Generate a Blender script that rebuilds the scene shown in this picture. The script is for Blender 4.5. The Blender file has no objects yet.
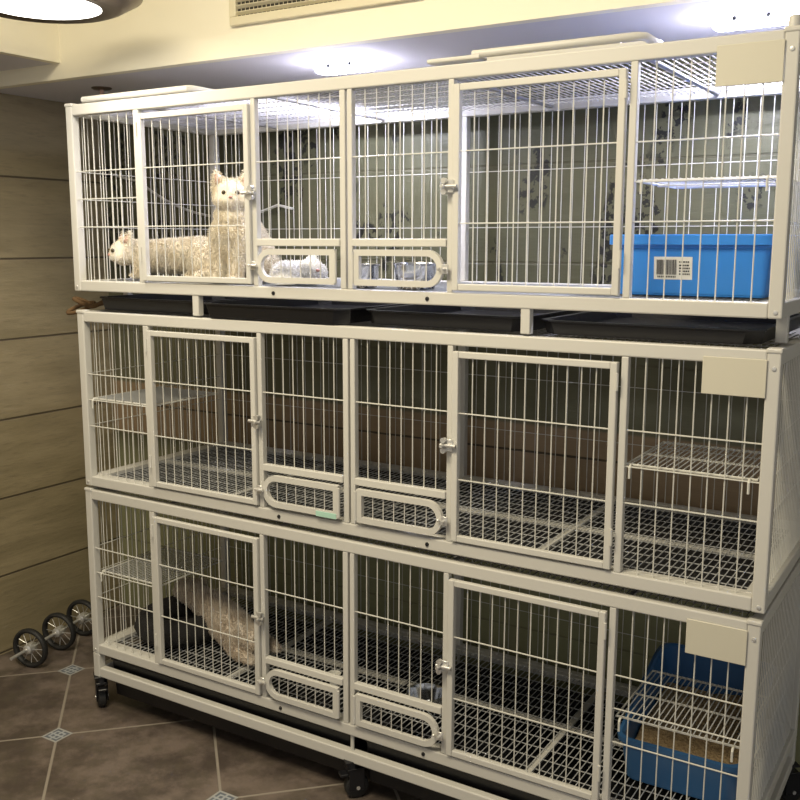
import bpy, bmesh, math, random
from mathutils import Vector, Matrix, noise
random.seed(7)
S = bpy.context.scene
COL = S.collection
PI = math.pi

# ------------------------------------------------------------------ materials
def mat(name, col, rough=0.5, metal=0.0, bump=None, var=None, coat=0.0):
    m = bpy.data.materials.new(name); m.use_nodes = True
    nt = m.node_tree; b = nt.nodes['Principled BSDF']
    b.inputs['Base Color'].default_value = (*col, 1)
    b.inputs['Roughness'].default_value = rough
    b.inputs['Metallic'].default_value = metal
    b.inputs['Coat Weight'].default_value = coat
    tc = None
    if var or bump:
        tc = nt.nodes.new('ShaderNodeTexCoord')
    if var:                                     # (scale, other colour, amount)
        n = nt.nodes.new('ShaderNodeTexNoise'); n.inputs['Scale'].default_value = var[0]
        n.inputs['Detail'].default_value = 5
        nt.links.new(tc.outputs['Object'], n.inputs['Vector'])
        r = nt.nodes.new('ShaderNodeValToRGB')
        r.color_ramp.elements[0].position = 0.35; r.color_ramp.elements[1].position = 0.68
        r.color_ramp.elements[0].color = (*col, 1); r.color_ramp.elements[1].color = (*var[1], 1)
        nt.links.new(n.outputs['Fac'], r.inputs['Fac'])
        nt.links.new(r.outputs['Color'], b.inputs['Base Color'])
    if bump:                                    # (scale, strength, distance)
        n = nt.nodes.new('ShaderNodeTexNoise'); n.inputs['Scale'].default_value = bump[0]
        n.inputs['Detail'].default_value = 4
        nt.links.new(tc.outputs['Object'], n.inputs['Vector'])
        bp = nt.nodes.new('ShaderNodeBump'); bp.inputs['Strength'].default_value = bump[1]
        bp.inputs['Distance'].default_value = bump[2]
        nt.links.new(n.outputs['Fac'], bp.inputs['Height'])
        nt.links.new(bp.outputs['Normal'], b.inputs['Normal'])
    return m

def emit(name, col, strength):
    m = bpy.data.materials.new(name); m.use_nodes = True
    b = m.node_tree.nodes['Principled BSDF']
    b.inputs['Base Color'].default_value = (*col, 1)
    b.inputs['Emission Color'].default_value = (*col, 1)
    b.inputs['Emission Strength'].default_value = strength
    return m

class NG:
    """tiny helper for maths in a node tree"""
    def __init__(s, nt): s.nt = nt
    def m(s, op, a, b=None, c=None, clamp=False):
        n = s.nt.nodes.new('ShaderNodeMath'); n.operation = op; n.use_clamp = clamp
        for i, v in enumerate((a, b, c)):
            if v is None: continue
            if isinstance(v, (int, float)): n.inputs[i].default_value = v
            else: s.nt.links.new(v, n.inputs[i])
        return n.outputs[0]
    def mix(s, f, a, b):
        n = s.nt.nodes.new('ShaderNodeMix'); n.data_type = 'RGBA'
        for k, v in ((0, f), (6, a), (7, b)):
            if isinstance(v, (int, float)): n.inputs[k].default_value = v
            elif isinstance(v, tuple): n.inputs[k].default_value = (*v, 1)
            else: s.nt.links.new(v, n.inputs[k])
        return n.outputs[2]
    def noise(s, vec, scale, detail=4, rough=0.5):
        n = s.nt.nodes.new('ShaderNodeTexNoise'); n.inputs['Scale'].default_value = scale
        n.inputs['Detail'].default_value = detail; n.inputs['Roughness'].default_value = rough
        s.nt.links.new(vec, n.inputs['Vector']); return n.outputs['Fac']
    def mapping(s, vec, scale=(1,1,1), rot=(0,0,0), loc=(0,0,0)):
        n = s.nt.nodes.new('ShaderNodeMapping')
        n.inputs['Scale'].default_value = scale; n.inputs['Rotation'].default_value = rot
        n.inputs['Location'].default_value = loc
        s.nt.links.new(vec, n.inputs['Vector']); return n.outputs[0]
    def step(s, v, lo, hi):
        n = s.nt.nodes.new('ShaderNodeMapRange'); n.interpolation_type = 'SMOOTHSTEP'
        n.inputs[1].default_value = lo; n.inputs[2].default_value = hi
        s.nt.links.new(v, n.inputs[0]); return n.outputs[0]

def floor_material():
    m = bpy.data.materials.new('brown_stone_tile'); m.use_nodes = True
    nt = m.node_tree; b = nt.nodes['Principled BSDF']; g = NG(nt)
    tc = nt.nodes.new('ShaderNodeTexCoord').outputs['Object']
    sep = nt.nodes.new('ShaderNodeSeparateXYZ'); nt.links.new(tc, sep.inputs[0])
    X = g.m('SUBTRACT', sep.outputs[0], 0.026); Y = g.m('ADD', sep.outputs[1], 0.174)
    k = 0.70711 / 0.452
    U = g.m('MULTIPLY', g.m('ADD', X, Y), k); V = g.m('MULTIPLY', g.m('SUBTRACT', Y, X), k)
    du = g.m('SUBTRACT', U, g.m('ROUND', U)); dv = g.m('SUBTRACT', V, g.m('ROUND', V))
    au = g.m('ABSOLUTE', du); av = g.m('ABSOLUTE', dv)
    mn = g.m('MINIMUM', au, av)
    grout = g.m('SUBTRACT', 1.0, g.step(mn, 0.0055, 0.011))
    ssum = g.m('ADD', au, av)
    inset = g.m('SUBTRACT', 1.0, g.step(ssum, 0.098, 0.104))
    rim = g.m('MULTIPLY', inset, g.step(ssum, 0.078, 0.084))
    cross = g.m('SUBTRACT', 1.0, g.step(g.m('ABSOLUTE', g.m('SUBTRACT', au, av)), 0.006, 0.014))
    ring = g.m('SUBTRACT', 1.0, g.step(g.m('ABSOLUTE', g.m('SUBTRACT', ssum, 0.05)), 0.006, 0.012))
    n1 = g.noise(tc, 4.5, 9, 0.68); n2 = g.noise(g.mapping(tc, (1, 1, 1), (0, 0, 0.6)), 13, 6, 0.6)
    base = g.mix(g.step(n1, 0.40, 0.62), (0.062, 0.049, 0.042), (0.185, 0.148, 0.125))
    base = g.mix(g.m('MULTIPLY', g.step(n2, 0.42, 0.70), 0.7), base, (0.085, 0.072, 0.052))
    # every tile a slightly different brown
    wn = nt.nodes.new('ShaderNodeTexWhiteNoise'); wn.noise_dimensions = '2D'
    cv = nt.nodes.new('ShaderNodeCombineXYZ')
    nt.links.new(g.m('FLOOR', U), cv.inputs[0]); nt.links.new(g.m('FLOOR', V), cv.inputs[1])
    nt.links.new(cv.outputs[0], wn.inputs['Vector'])
    base = g.mix(g.m('MULTIPLY', wn.outputs['Value'], 0.25), base, (0.14, 0.108, 0.09))
    c = g.mix(grout, base, (0.29, 0.255, 0.215))
    ins = g.mix(g.m('MAXIMUM', cross, ring), (0.13, 0.15, 0.18), (0.36, 0.38, 0.40))
    ins = g.mix(rim, ins, (0.36, 0.36, 0.35))
    c = g.mix(inset, c, ins)
    nt.links.new(c, b.inputs['Base Color'])
    nt.links.new(g.m('ADD', g.m('MULTIPLY', n2, 0.25), 0.22), b.inputs['Roughness'])
    h = g.m('SUBTRACT', g.m('MULTIPLY', n2, 0.35), g.m('MULTIPLY', grout, 0.6))
    bp = nt.nodes.new('ShaderNodeBump'); bp.inputs['Strength'].default_value = 0.4; bp.inputs['Distance'].default_value = 0.004
    nt.links.new(h, bp.inputs['Height']); nt.links.new(bp.outputs[0], b.inputs['Normal'])
    return m

def wall_tile_material(name, axis, brush=False):
    """wide wood-look tiles with thin dark joints, 0.2745 m courses"""
    m = bpy.data.materials.new(name); m.use_nodes = True
    nt = m.node_tree; b = nt.nodes['Principled BSDF']; g = NG(nt)
    tc = nt.nodes.new('ShaderNodeTexCoord').outputs['Object']
    sep = nt.nodes.new('ShaderNodeSeparateXYZ'); nt.links.new(tc, sep.inputs[0])
    Zc = sep.outputs[2]; A = sep.outputs[axis]
    q = g.m('DIVIDE', g.m('SUBTRACT', Zc, 0.007), 0.2745)
    dz = g.m('ABSOLUTE', g.m('SUBTRACT', q, g.m('ROUND', q)))
    joint = g.m('SUBTRACT', 1.0, g.step(dz, 0.007, 0.016))
    sc = (1.0, 1.0, 7.0)
    mp = g.mapping(tc, sc)
    n1 = g.noise(mp, 3.0, 7, 0.6); n2 = g.noise(mp, 14, 5, 0.6); n3 = g.noise(tc, 1.3, 3)
    base = g.mix(g.step(n1, 0.3, 0.7), (0.25, 0.205, 0.118), (0.33, 0.27, 0.16))
    base = g.mix(g.m('MULTIPLY', g.step(n2, 0.5, 0.75), 0.4), base, (0.14, 0.112, 0.07))
    base = g.mix(g.m('MULTIPLY', g.step(n3, 0.35, 0.7), 0.35), base, (0.20, 0.175, 0.105))
    if brush:
        # dark olive paper with black brush marks above and below one bare course of tile
        olive = g.mix(g.step(n3, 0.3, 0.7), (0.075, 0.077, 0.042), (0.115, 0.112, 0.064))
        olive = g.mix(g.m('SUBTRACT', 1.0, g.step(Zc, 0.60, 0.75)), olive, (0.27, 0.27, 0.15))  # olive lightened low down, standing in for light inside the bottom cage
        olive = g.mix(g.m('MULTIPLY', g.step(Zc, 0.75, 0.9), g.m('SUBTRACT', 1.0, g.step(Zc, 1.22, 1.30))), olive, (0.15, 0.145, 0.085))  # lighter olive here too: light inside the middle cage put into the colour
        wv = g.mapping(tc, (9.0, 1.0, 5.0))
        mk = g.noise(wv, 1.0, 2, 0.5); st = g.noise(g.mapping(tc, (55.0, 1.0, 48.0), (0, 0.5, 0)), 1.0, 3, 0.6)
        mark = g.m('MULTIPLY', g.step(mk, 0.55, 0.60), g.step(st, 0.50, 0.55))
        mark = g.m('MULTIPLY', mark, g.step(Zc, 1.28, 1.30))
        olive = g.mix(mark, olive, (0.008, 0.009, 0.007))
        band = g.m('MULTIPLY', g.step(Zc, 0.705, 0.725), g.m('SUBTRACT', 1.0, g.step(Zc, 0.905, 0.918)))
        brown = g.mix(0.75, base, (0.36, 0.25, 0.155))  # brown tile course, its colour raised in place of light reaching the wall
        base = g.mix(band, olive, brown)
    jm = g.m('MULTIPLY', joint, g.m('MAXIMUM', band, 0.25)) if brush else joint
    c = g.mix(jm, base, (0.085, 0.066, 0.042))
    nt.links.new(c, b.inputs['Base Color'])
    b.inputs['Roughness'].default_value = 0.5
    h = g.m('SUBTRACT', g.m('ADD', g.m('MULTIPLY', n1, 0.6), g.m('MULTIPLY', n2, 0.25)), g.m('MULTIPLY', joint, 1.0))
    bp = nt.nodes.new('ShaderNodeBump'); bp.inputs['Strength'].default_value = 0.45; bp.inputs['Distance'].default_value = 0.008
    nt.links.new(h, bp.inputs['Height']); nt.links.new(bp.outputs[0], b.inputs['Normal'])
    return m

M_WHITE = mat('white_powder_coat', (0.60, 0.585, 0.545), 0.42, bump=(60, 0.08, 0.002))
M_WIRE = mat('white_coated_wire', (0.64, 0.63, 0.58), 0.38)
M_ROOF = mat('zinc_roof_wire', (0.42, 0.41, 0.42), 0.45, 0.2)
M_GALV = mat('zinc_floor_wire', (0.62, 0.63, 0.64), 0.4, 0.2)
M_CHROME = mat('worn_chrome', (0.72, 0.71, 0.69), 0.34, 0.65)
M_STEEL = mat('stainless_steel', (0.66, 0.68, 0.72), 0.16, 1.0)
M_BLACK = mat('black_plastic', (0.008, 0.008, 0.010), 0.38, bump=(35, 0.25, 0.003))
M_RUBBER = mat('black_rubber', (0.014, 0.014, 0.014), 0.6)
M_BLUE = mat('bright_blue_plastic', (0.035, 0.24, 0.72), 0.32)
M_NAVY = mat('mid_blue_plastic', (0.035, 0.115, 0.27), 0.35)
M_LITTER = mat('brown_pellet_litter', (0.48, 0.35, 0.19), 0.9, bump=(160, 1.0, 0.01), var=(120, (0.28, 0.19, 0.10)))
M_CARD = mat('cream_card_plate', (0.60, 0.57, 0.47), 0.5)
M_STICK = mat('sticker_paper', (0.80, 0.78, 0.72), 0.6)
M_INK = mat('black_ink', (0.03, 0.03, 0.03), 0.6)
M_MINT = mat('mint_tape', (0.42, 0.66, 0.55), 0.5)
M_PAINT = mat('cream_wall_paint', (0.88, 0.83, 0.67), 0.75, bump=(25, 0.06, 0.004))
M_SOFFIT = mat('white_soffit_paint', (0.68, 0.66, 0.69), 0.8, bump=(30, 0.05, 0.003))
M_CEIL = mat('white_ceiling_paint', (0.82, 0.80, 0.74), 0.85)
M_GRILLE = mat('ivory_grille_plastic', (0.72, 0.66, 0.48), 0.5)
M_DUCT = mat('duct_shade', (0.035, 0.03, 0.022), 0.9)  # shade of the vent opening put into the colour
M_BRONZE = mat('dark_bronze', (0.16, 0.12, 0.09), 0.32, 0.8)
M_FUR = mat('cream_fur', (0.86, 0.81, 0.71), 0.85, var=(22, (0.82, 0.74, 0.60)))
M_FURW = mat('white_fur', (0.92, 0.91, 0.90), 0.9)
M_FURB = mat('beige_fur', (0.80, 0.73, 0.64), 0.85, var=(16, (0.66, 0.57, 0.47)))
M_EAR = mat('pink_ear_skin', (0.62, 0.40, 0.33), 0.7)
M_EYE = mat('dark_cat_eye', (0.06, 0.045, 0.02), 0.12)
M_NOSE = mat('pink_nose', (0.55, 0.30, 0.26), 0.5)
M_BED = mat('black_plush', (0.013, 0.012, 0.013), 0.95, bump=(120, 0.8, 0.006))
M_CABLE = mat('grey_white_cable', (0.55, 0.54, 0.50), 0.5)
M_TWINE = mat('brown_twine', (0.15, 0.085, 0.035), 0.9, bump=(200, 1.0, 0.004))
M_DISC = emit('warm_white_diffuser', (1.0, 0.97, 0.90), 6.0)
M_LED = emit('cool_white_led', (0.80, 0.80, 1.0), 75.0)
M_FLOOR = floor_material()
M_WALLL = wall_tile_material('wall_tile_side', 1)
M_WALLB = wall_tile_material('wall_tile_back', 0, True)

# ------------------------------------------------------------------ mesh helpers
def bm_new(): return bmesh.new()

def box(bm, x0, x1, y0, y1, z0, z1):
    v = [bm.verts.new((x, y, z)) for z in (z0, z1) for y in (y0, y1) for x in (x0, x1)]
    for f in ((0,2,3,1),(4,5,7,6),(0,1,5,4),(2,6,7,3),(0,4,6,2),(1,3,7,5)):
        bm.faces.new([v[i] for i in f])

def rbox(bm, x0, x1, y0, y1, z0, z1, r=0.003, seg=2):
    t = bmesh.new(); box(t, x0, x1, y0, y1, z0, z1)
    bmesh.ops.bevel(t, geom=t.edges[:], offset=r, segments=seg, profile=0.5, affect='EDGES')
    merge(bm, t)

def merge(bm, t, M=None):
    if M is not None: bmesh.ops.transform(t, matrix=M, verts=t.verts[:])
    mp = {v: bm.verts.new(v.co) for v in t.verts}
    for f in t.faces:
        try: bm.faces.new([mp[v] for v in f.verts])
        except ValueError: pass
    t.free()

def tube(bm, pts, r, n=8, closed=False, cap=True):
    pts = [Vector(p) for p in pts]; N = len(pts); rings = []
    rr = r if isinstance(r, (list, tuple)) else [r] * N
    up = None
    for i, p in enumerate(pts):
        if closed: d = pts[(i+1) % N] - pts[i-1]
        else: d = pts[min(i+1, N-1)] - pts[max(i-1, 0)]
        d.normalize()
        if up is None:
            up = Vector((0,0,1)) if abs(d.z) < 0.9 else Vector((1,0,0))
        a = d.cross(up)
        if a.length < 1e-5: a = d.cross(Vector((0,1,0)))
        a.normalize(); b = a.cross(d).normalized(); up = b
        rings.append([bm.verts.new(p + rr[i]*(math.cos(2*PI*k/n + PI/n)*a + math.sin(2*PI*k/n + PI/n)*b)) for k in range(n)])
    for i in range(N if closed else N-1):
        A, B = rings[i], rings[(i+1) % N]
        for k in range(n): bm.faces.new((A[k], A[(k+1)%n], B[(k+1)%n], B[k]))
    if cap and not closed:
        bm.faces.new(rings[0][::-1]); bm.faces.new(rings[-1])

def rod(bm, a, b, r, n=5): tube(bm, [a, b], r, n)

def lathe(bm, prof, c=(0,0,0), n=28, axis='Z', sx=1.0, sy=1.0):
    """prof: (radius, height) list, revolved"""
    def P(r, h, t):
        a, b_ = r*math.cos(t)*sx, r*math.sin(t)*sy
        if axis == 'Z': return (c[0]+a, c[1]+b_, c[2]+h)
        if axis == 'Y': return (c[0]+a, c[1]+h, c[2]+b_)
        return (c[0]+h, c[1]+a, c[2]+b_)
    rings = [[bm.verts.new(P(max(r, 1e-4), h, 2*PI*k/n)) for k in range(n)] for r, h in prof]
    for A, B in zip(rings, rings[1:]):
        for k in range(n): bm.faces.new((A[k], A[(k+1)%n], B[(k+1)%n], B[k]))
    bm.faces.new(rings[0][::-1]); bm.faces.new(rings[-1])

def obj(name, bm, m, parent=None, smooth=False, angle=40):
    bmesh.ops.recalc_face_normals(bm, faces=bm.faces[:])
    me = bpy.data.meshes.new(name); bm.to_mesh(me); bm.free()
    me.materials.append(m)
    if smooth:
        for p in me.polygons: p.use_smooth = True
        try: me.set_sharp_from_angle(angle=math.radians(angle))
        except Exception: pass
    o = bpy.data.objects.new(name, me); COL.objects.link(o)
    if parent: o.parent = parent
    return o

def thing(name, label, cat, loc=(0,0,0), group=None):
    o = bpy.data.objects.new(name, None); COL.objects.link(o)
    o.empty_display_size = 0.05; o.location = loc
    o['label'] = label; o['category'] = cat
    if group: o['group'] = group
    return o

def tag(o, label, cat, group=None):
    o['label'] = label; o['category'] = cat
    if group: o['group'] = group
    return o

def struct(name, bm, m):
    o = obj(name, bm, m); o['kind'] = 'structure'; return o

def dup(root, label, loc):
    r = root.copy(); COL.objects.link(r); r.location = loc; r['label'] = label
    for ch in root.children:
        c = ch.copy(); COL.objects.link(c); c.parent = r
        for g in ch.children:
            d = g.copy(); COL.objects.link(d); d.parent = c
    return r

# ------------------------------------------------------------------ setting
XW, YB, ZB, YF = -0.60, 0.66, 1.925, 0.155
bm = bm_new(); box(bm, XW-0.1, 4.2, -3.6, YB+0.1, -0.08, 0); struct('floor', bm, M_FLOOR)
bm = bm_new(); box(bm, XW-0.1, XW, -3.6, YB, 0, 2.75); struct('wall_left', bm, M_WALLL)
bm = bm_new(); box(bm, XW-0.1, 4.2, YB, YB+0.1, 0, 2.75); struct('wall_back', bm, M_WALLB)
bm = bm_new(); box(bm, XW-0.1, 4.2, -3.6, YB, 2.65, 2.75); struct('ceiling', bm, M_CEIL)
# dropped bulkhead over the cages: cream face, white underside
bm = bm_new(); box(bm, XW, 4.2, YF, YF+0.03, ZB, 2.65); struct('trim_1', bm, M_PAINT)
bm = bm_new(); box(bm, XW, 4.2, YF+0.03, YB, ZB, ZB+0.03); struct('trim_2', bm, M_SOFFIT)
# lower soffit along the left wall
bm = bm_new(); box(bm, -0.23, -0.20, -3.6, YF, 1.972, 2.65); struct('trim_3', bm, M_PAINT)
bm = bm_new(); box(bm, XW, -0.23, -3.6, YF, 1.972, 2.0); struct('trim_4', bm, M_SOFFIT)

# ------------------------------------------------------------------ cage module
XS = [0, 0.284, 0.669, 0.957, 1.245, 1.630, 1.914]
L, D, H = 1.944, 0.61, 0.520
WR = 0.00145         # wire radius
def vwires(bm, x0, x1, y, z0, z1, step=0.032, r=WR):
    n = max(1, round((x1-x0)/step))
    for i in range(1, n):
        x = x0 + (x1-x0)*i/n
        rod(bm, (x, y, z0), (x, y, z1), r)
HZ = (0.182, 0.260, 0.337)

def make_cage(root):
    P = root
    pw = 0.026
    for x in (0, L-pw):
        for y in (0, D-pw):
            bm = bm_new(); rbox(bm, x, x+pw, y, y+pw, 0, H, 0.003)
            rbox(bm, x-0.002, x+pw+0.002, y-0.002, y+pw+0.002, H-0.006, H+0.004, 0.003)
            obj('corner_post', bm, M_WHITE, P)
    for nm, z0, z1 in (('bottom_rail', 0.0, 0.030), ('top_rail', H-0.030, H)):
        for y in (0.001, D-0.025):
            bm = bm_new(); rbox(bm, pw, L-pw, y, y+0.024, z0, z1, 0.003); obj(nm, bm, M_WHITE, P)
        for x in (0.001, L-0.025):
            bm = bm_new(); rbox(bm, x, x+0.024, pw, D-pw, z0, z1, 0.003); obj(nm, bm, M_WHITE, P)
    # front dividers: one at each end panel, two half posts at the centre joint
    for x0, x1 in ((XS[1]-0.020, XS[1]-0.001), (XS[3]-0.0175, XS[3]-0.002), (XS[3]+0.004, XS[3]+0.0175), (XS[5]+0.005, XS[5]+0.020),
                   (XS[2]+0.002, XS[2]+0.016), (XS[4]-0.016, XS[4]-0.002)):
        bm = bm_new(); rbox(bm, x0, x1, 0.002, 0.020, 0.030, H-0.030, 0.002); obj('divider_post', bm, M_WHITE, P)
    bm = bm_new(); rbox(bm, XS[3]-0.013, XS[3]+0.013, D-0.024, D-0.002, 0.03, H-0.03, 0.002); obj('back_post', bm, M_WHITE, P)
    # end wire panels
    for x0, x1 in ((pw, XS[1]-0.020), (XS[5]+0.020, L-pw)):
        bm = bm_new(); vwires(bm, x0, x1, 0.012, 0.028, H-0.028)
        for z in HZ: rod(bm, (x0-0.002, 0.009, z), (x1+0.002, 0.009, z), WR*1.15)
        obj('wire_panel', bm, M_WIRE, P)
    # back and side grids
    for x0, x1 in ((pw, XS[3]-0.013), (XS[3]+0.013, L-pw)):
        bm = bm_new(); vwires(bm, x0, x1, D-0.012, 0.028, H-0.028, 0.032, 0.0011)
        for z in HZ[::2]: rod(bm, (x0, D-0.015, z), (x1, D-0.015, z), 0.0011)
        obj('back_grid', bm, M_WIRE, P)
    for x, s in ((0.012, 1), (L-0.012, -1)):
        bm = bm_new(); n = 28
        for i in range(1, n):
            y = pw + (D-2*pw)*i/n; rod(bm, (x, y, 0.028), (x, y, H-0.028), WR)
        for z in HZ: rod(bm, (x+0.003*s, pw, z), (x+0.003*s, D-pw, z), WR)
        obj('side_grid', bm, M_WIRE, P)
    # roof mesh
    for x0, x1 in ((0.025, XS[3]-0.006), (XS[3]+0.006, L-0.025)):
        bm = bm_new(); n = int((x1-x0)/0.0155)
        for i in range(n+1):
            x = x0 + (x1-x0)*i/n; rod(bm, (x, 0.02, H-0.014), (x, D-0.02, H-0.014), 0.0013, 4)
        for k in range(1, 8):
            y = 0.02 + (D-0.04)*k/8; rod(bm, (x0, y, H-0.0165), (x1, y, H-0.0165), 0.0013, 4)
        for x in (x0+0.26, x1-0.26):
            rbox(bm, x-0.006, x+0.006, 0.02, D-0.02, H-0.024, H-0.018, 0.001, 1)
        obj('roof_grid', bm, M_ROOF, P)
    # floor mesh with flat support bars
    for x0, x1, xb in ((0.025, XS[3]-0.004, 0.505), (XS[3]+0.004, L-0.025, 1.437)):
        bm = bm_new(); n = int((x1-x0)/0.0155)
        for i in range(n+1):
            x = x0 + (x1-x0)*i/n; rod(bm, (x, 0.02, 0.0275), (x, D-0.02, 0.0275), 0.0013, 4)
        for k in range(1, 12):
            y = 0.02 + (D-0.04)*k/12; rod(bm, (x0, y, 0.025), (x1, y, 0.025), 0.0013, 4)
        fg = obj('floor_grid', bm, M_GALV, P)
        bm = bm_new(); rbox(bm, xb-0.009, xb+0.009, 0.02, D-0.02, 0.018, 0.0235, 0.001, 1)
        rbox(bm, x0, x1, 0.285, 0.305, 0.017, 0.0225, 0.001, 1)
        rbox(bm, x0, x1, 0.026, 0.044, 0.018, 0.029, 0.001, 1); rbox(bm, x0, x1, D-0.046, D-0.026, 0.018, 0.029, 0.001, 1)
        for xe in ((x0,) if x0 < 0.5 else (x1-0.02,)): rbox(bm, xe, xe+0.02, 0.026, D-0.026, 0.018, 0.030, 0.001, 1)
        obj('support_bar', bm, M_WHITE, fg)
    # doors
    for x0, x1, hinge, latch in ((XS[1]+0.001, XS[2]-0.001, 'l', XS[2]), (XS[4]+0.001, XS[5]-0.001, 'r', XS[4])):
        z0, z1, fw = 0.035, H-0.042, 0.015
        bm = bm_new()
        rbox(bm, x0, x0+fw, -0.006, 0.010, z0, z1, 0.002); rbox(bm, x1-fw, x1, -0.006, 0.010, z0, z1, 0.002)
        rbox(bm, x0+fw, x1-fw, -0.005, 0.009, z0, z0+fw, 0.002); rbox(bm, x0+fw, x1-fw, -0.005, 0.009, z1-fw, z1, 0.002)
        dr = obj('door', bm, M_WHITE, P)
        bm = bm_new(); vwires(bm, x0+fw, x1-fw, 0.004, z0+0.01, z1-0.01)
        for z in HZ[::2]: rod(bm, (x0+0.01, 0.001, z), (x1-0.01, 0.001, z), WR*1.15)
        obj('door_grid', bm, M_WIRE, dr)
        hx = x0-0.001 if hinge == 'l' else x1+0.001
        for z in (0.09, H-0.10):
            bm = bm_new(); rod(bm, (hx, -0.008, z), (hx, -0.008, z+0.036), 0.0035, 8); obj('hinge', bm, M_WHITE, dr, True)
        # sliding spring bolt
        s = 1 if hinge == 'r' else -1
        lx = latch
        bm = bm_new(); zc = 0.262
        rbox(bm, lx-0.020, lx+0.006, -0.010, -0.006, zc-0.014, zc+0.014, 0.001, 1) if s > 0 else rbox(bm, lx-0.006, lx+0.020, -0.010, -0.006, zc-0.014, zc+0.014, 0.001, 1)
        a, b = (lx-0.024, lx+0.016) if s > 0 else (lx-0.016, lx+0.024)
        rod(bm, (a, -0.0135, zc), (b, -0.0135, zc), 0.0045, 10)
        kx = lx-0.014 if s > 0 else lx+0.014
        for dz in (-0.012, 0.012):
            tube(bm, [(kx, -0.010, zc+dz), (kx, -0.021, zc+dz)], [0.006, 0.0065], 10)
        rod(bm, (kx, -0.014, zc), (kx, -0.030, zc), 0.004, 8)
        obj('latch', bm, M_CHROME, dr, True)
    # feeding panels with a D-shaped hatch each
    for x0, x1, rnd in ((XS[2]+0.017, XS[3]-0.018, 'l'), (XS[3]+0.018, XS[4]-0.017, 'r')):
        bm = bm_new(); rbox(bm, x0, x1, -0.001, 0.016, 0.131, 0.149, 0.002)
        fp = obj('feed_panel', bm, M_WHITE, P)
        bm = bm_new(); vwires(bm, x0, x1, 0.011, 0.145, H-0.028)
        rod(bm, (x0-0.004, 0.008, 0.337), (x1+0.004, 0.008, 0.337), WR*1.15)
        obj('feed_panel_grid', bm, M_WIRE, fp)
        # hatch: flat band bent to a D
        z0, z1 = 0.040, 0.124; r = (z1-z0)/2; zc = (z0+z1)/2
        def outline(off):
            rr = r-off; pts = []
            cx = x0+0.004+r if rnd == 'l' else x1-0.004-r
            far = x1-0.010-off if rnd == 'l' else x0+0.010+off
            sg = -1 if rnd == 'l' else 1
            for k in range(17):
                t = -PI/2 + PI*k/16; pts.append((cx+sg*rr*math.cos(t), zc+rr*math.sin(t)))
            pts += [(far, z1-off), (far, z0+off)]
            return pts
        A, B = outline(0), outline(0.0145); n = len(A); bm = bm_new(); R_ = []
        for y in (-0.009, 0.003):
            R_.append(([bm.verts.new((p[0], y, p[1])) for p in A], [bm.verts.new((p[0], y, p[1])) for p in B]))
        for k in range(n):
            j = (k+1) % n
            bm.faces.new((R_[0][0][k], R_[0][0][j], R_[0][1][j], R_[0][1][k]))
            bm.faces.new((R_[1][0][k], R_[1][1][k], R_[1][1][j], R_[1][0][j]))
            bm.faces.new((R_[0][0][k], R_[1][0][k], R_[1][0][j], R_[0][0][j]))
            bm.faces.new((R_[0][1][k], R_[0][1][j], R_[1][1][j], R_[1][1][k]))
        xi0, xi1 = min(p[0] for p in B), max(p[0] for p in B)
        nn = 7
        for k in range(1, nn):
            x = xi0 + (xi1-xi0)*k/nn
            # clip the bar to the rounded end
            cx = x0+0.004+r if rnd == 'l' else x1-0.004-r
            rr = r-0.010; hgt = rr
            if (rnd == 'l' and x < cx) or (rnd == 'r' and x > cx): hgt = math.sqrt(max(rr*rr-(x-cx)**2, 0.0001))
            rod(bm, (x, -0.003, zc-hgt), (x, -0.003, zc+hgt), WR)
        obj('feed_hatch', bm, M_WHITE, fp)
        lx = x0-0.004 if rnd == 'l' else x1+0.004
        bm = bm_new(); rbox(bm, lx-0.008, lx+0.008, -0.013, -0.009, zc-0.011, zc+0.011, 0.001, 1)
        rod(bm, (lx-0.012, -0.015, zc), (lx+0.014 if rnd == 'l' else lx-0.016, -0.015, zc), 0.004, 8)
        rod(bm, (lx, -0.013, zc), (lx, -0.026, zc), 0.0035, 8)
        obj('feed_latch', bm, M_CHROME, fp, True)
        hx = x1-0.007 if rnd == 'l' else x0+0.007
        bm = bm_new(); rod(bm, (hx, -0.010, z0+0.005), (hx, -0.010, z1-0.005), 0.004, 8)
        obj('feed_hinge', bm, M_WHITE, fp, True)
    bm = bm_new(); rbox(bm, 1.800, L-0.024, -0.004, -0.001, H-0.092, H-0.018, 0.001, 1); obj('card_plate', bm, M_CARD, P)
    for x, z in ((0.735, 0.014), (1.18, 0.014), (L-0.012, 0.012), (L-0.012, H-0.035), (0.012, 0.012)):
        bm = bm_new(); lathe(bm, [(0.0045, 0.004), (0.0055, 0.0), (0.004, -0.003), (0.001, -0.0035)], (x, 0.001, z), 10, 'Y')
        obj('bolt', bm, M_CHROME if x > 1.5 or x < 0.1 else M_BLACK, P, True)

Z1, Z2, Z3 = 1.297, 0.718, 0.186
mid = thing('cat_cage', 'empty middle tier of the white wire cat cage stack, mint tape on one hatch', 'cage', (0, 0, Z2), 'stacked cat cages')
make_cage(mid)
top = dup(mid, 'top tier of the white wire cage stack, with cream kittens and bright blue tray', (-0.004, 0, Z1))
bot = dup(mid, 'bottom tier of the white wire cage stack, standing on black castors', (-0.007, 0, Z3))
TILT = 0.0045; bot.rotation_euler.y = TILT      # the loaded end sits a little lower
bm = bm_new(); rbox(bm, 0.862, 0.925, -0.0105, -0.0092, 0.038, 0.052, 0.0005, 1); obj('mint_tape', bm, M_MINT, mid)

for x in (L-0.013,):
    for y in (0.013, D-0.013):
        bm = bm_new(); lathe(bm, [(0.011, H+0.002), (0.011, H+0.020), (0.009, H+0.024), (0.003, H+0.025)], (x, y, 0), 16); obj('post_cap', bm, M_WHITE, top, True)
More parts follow.
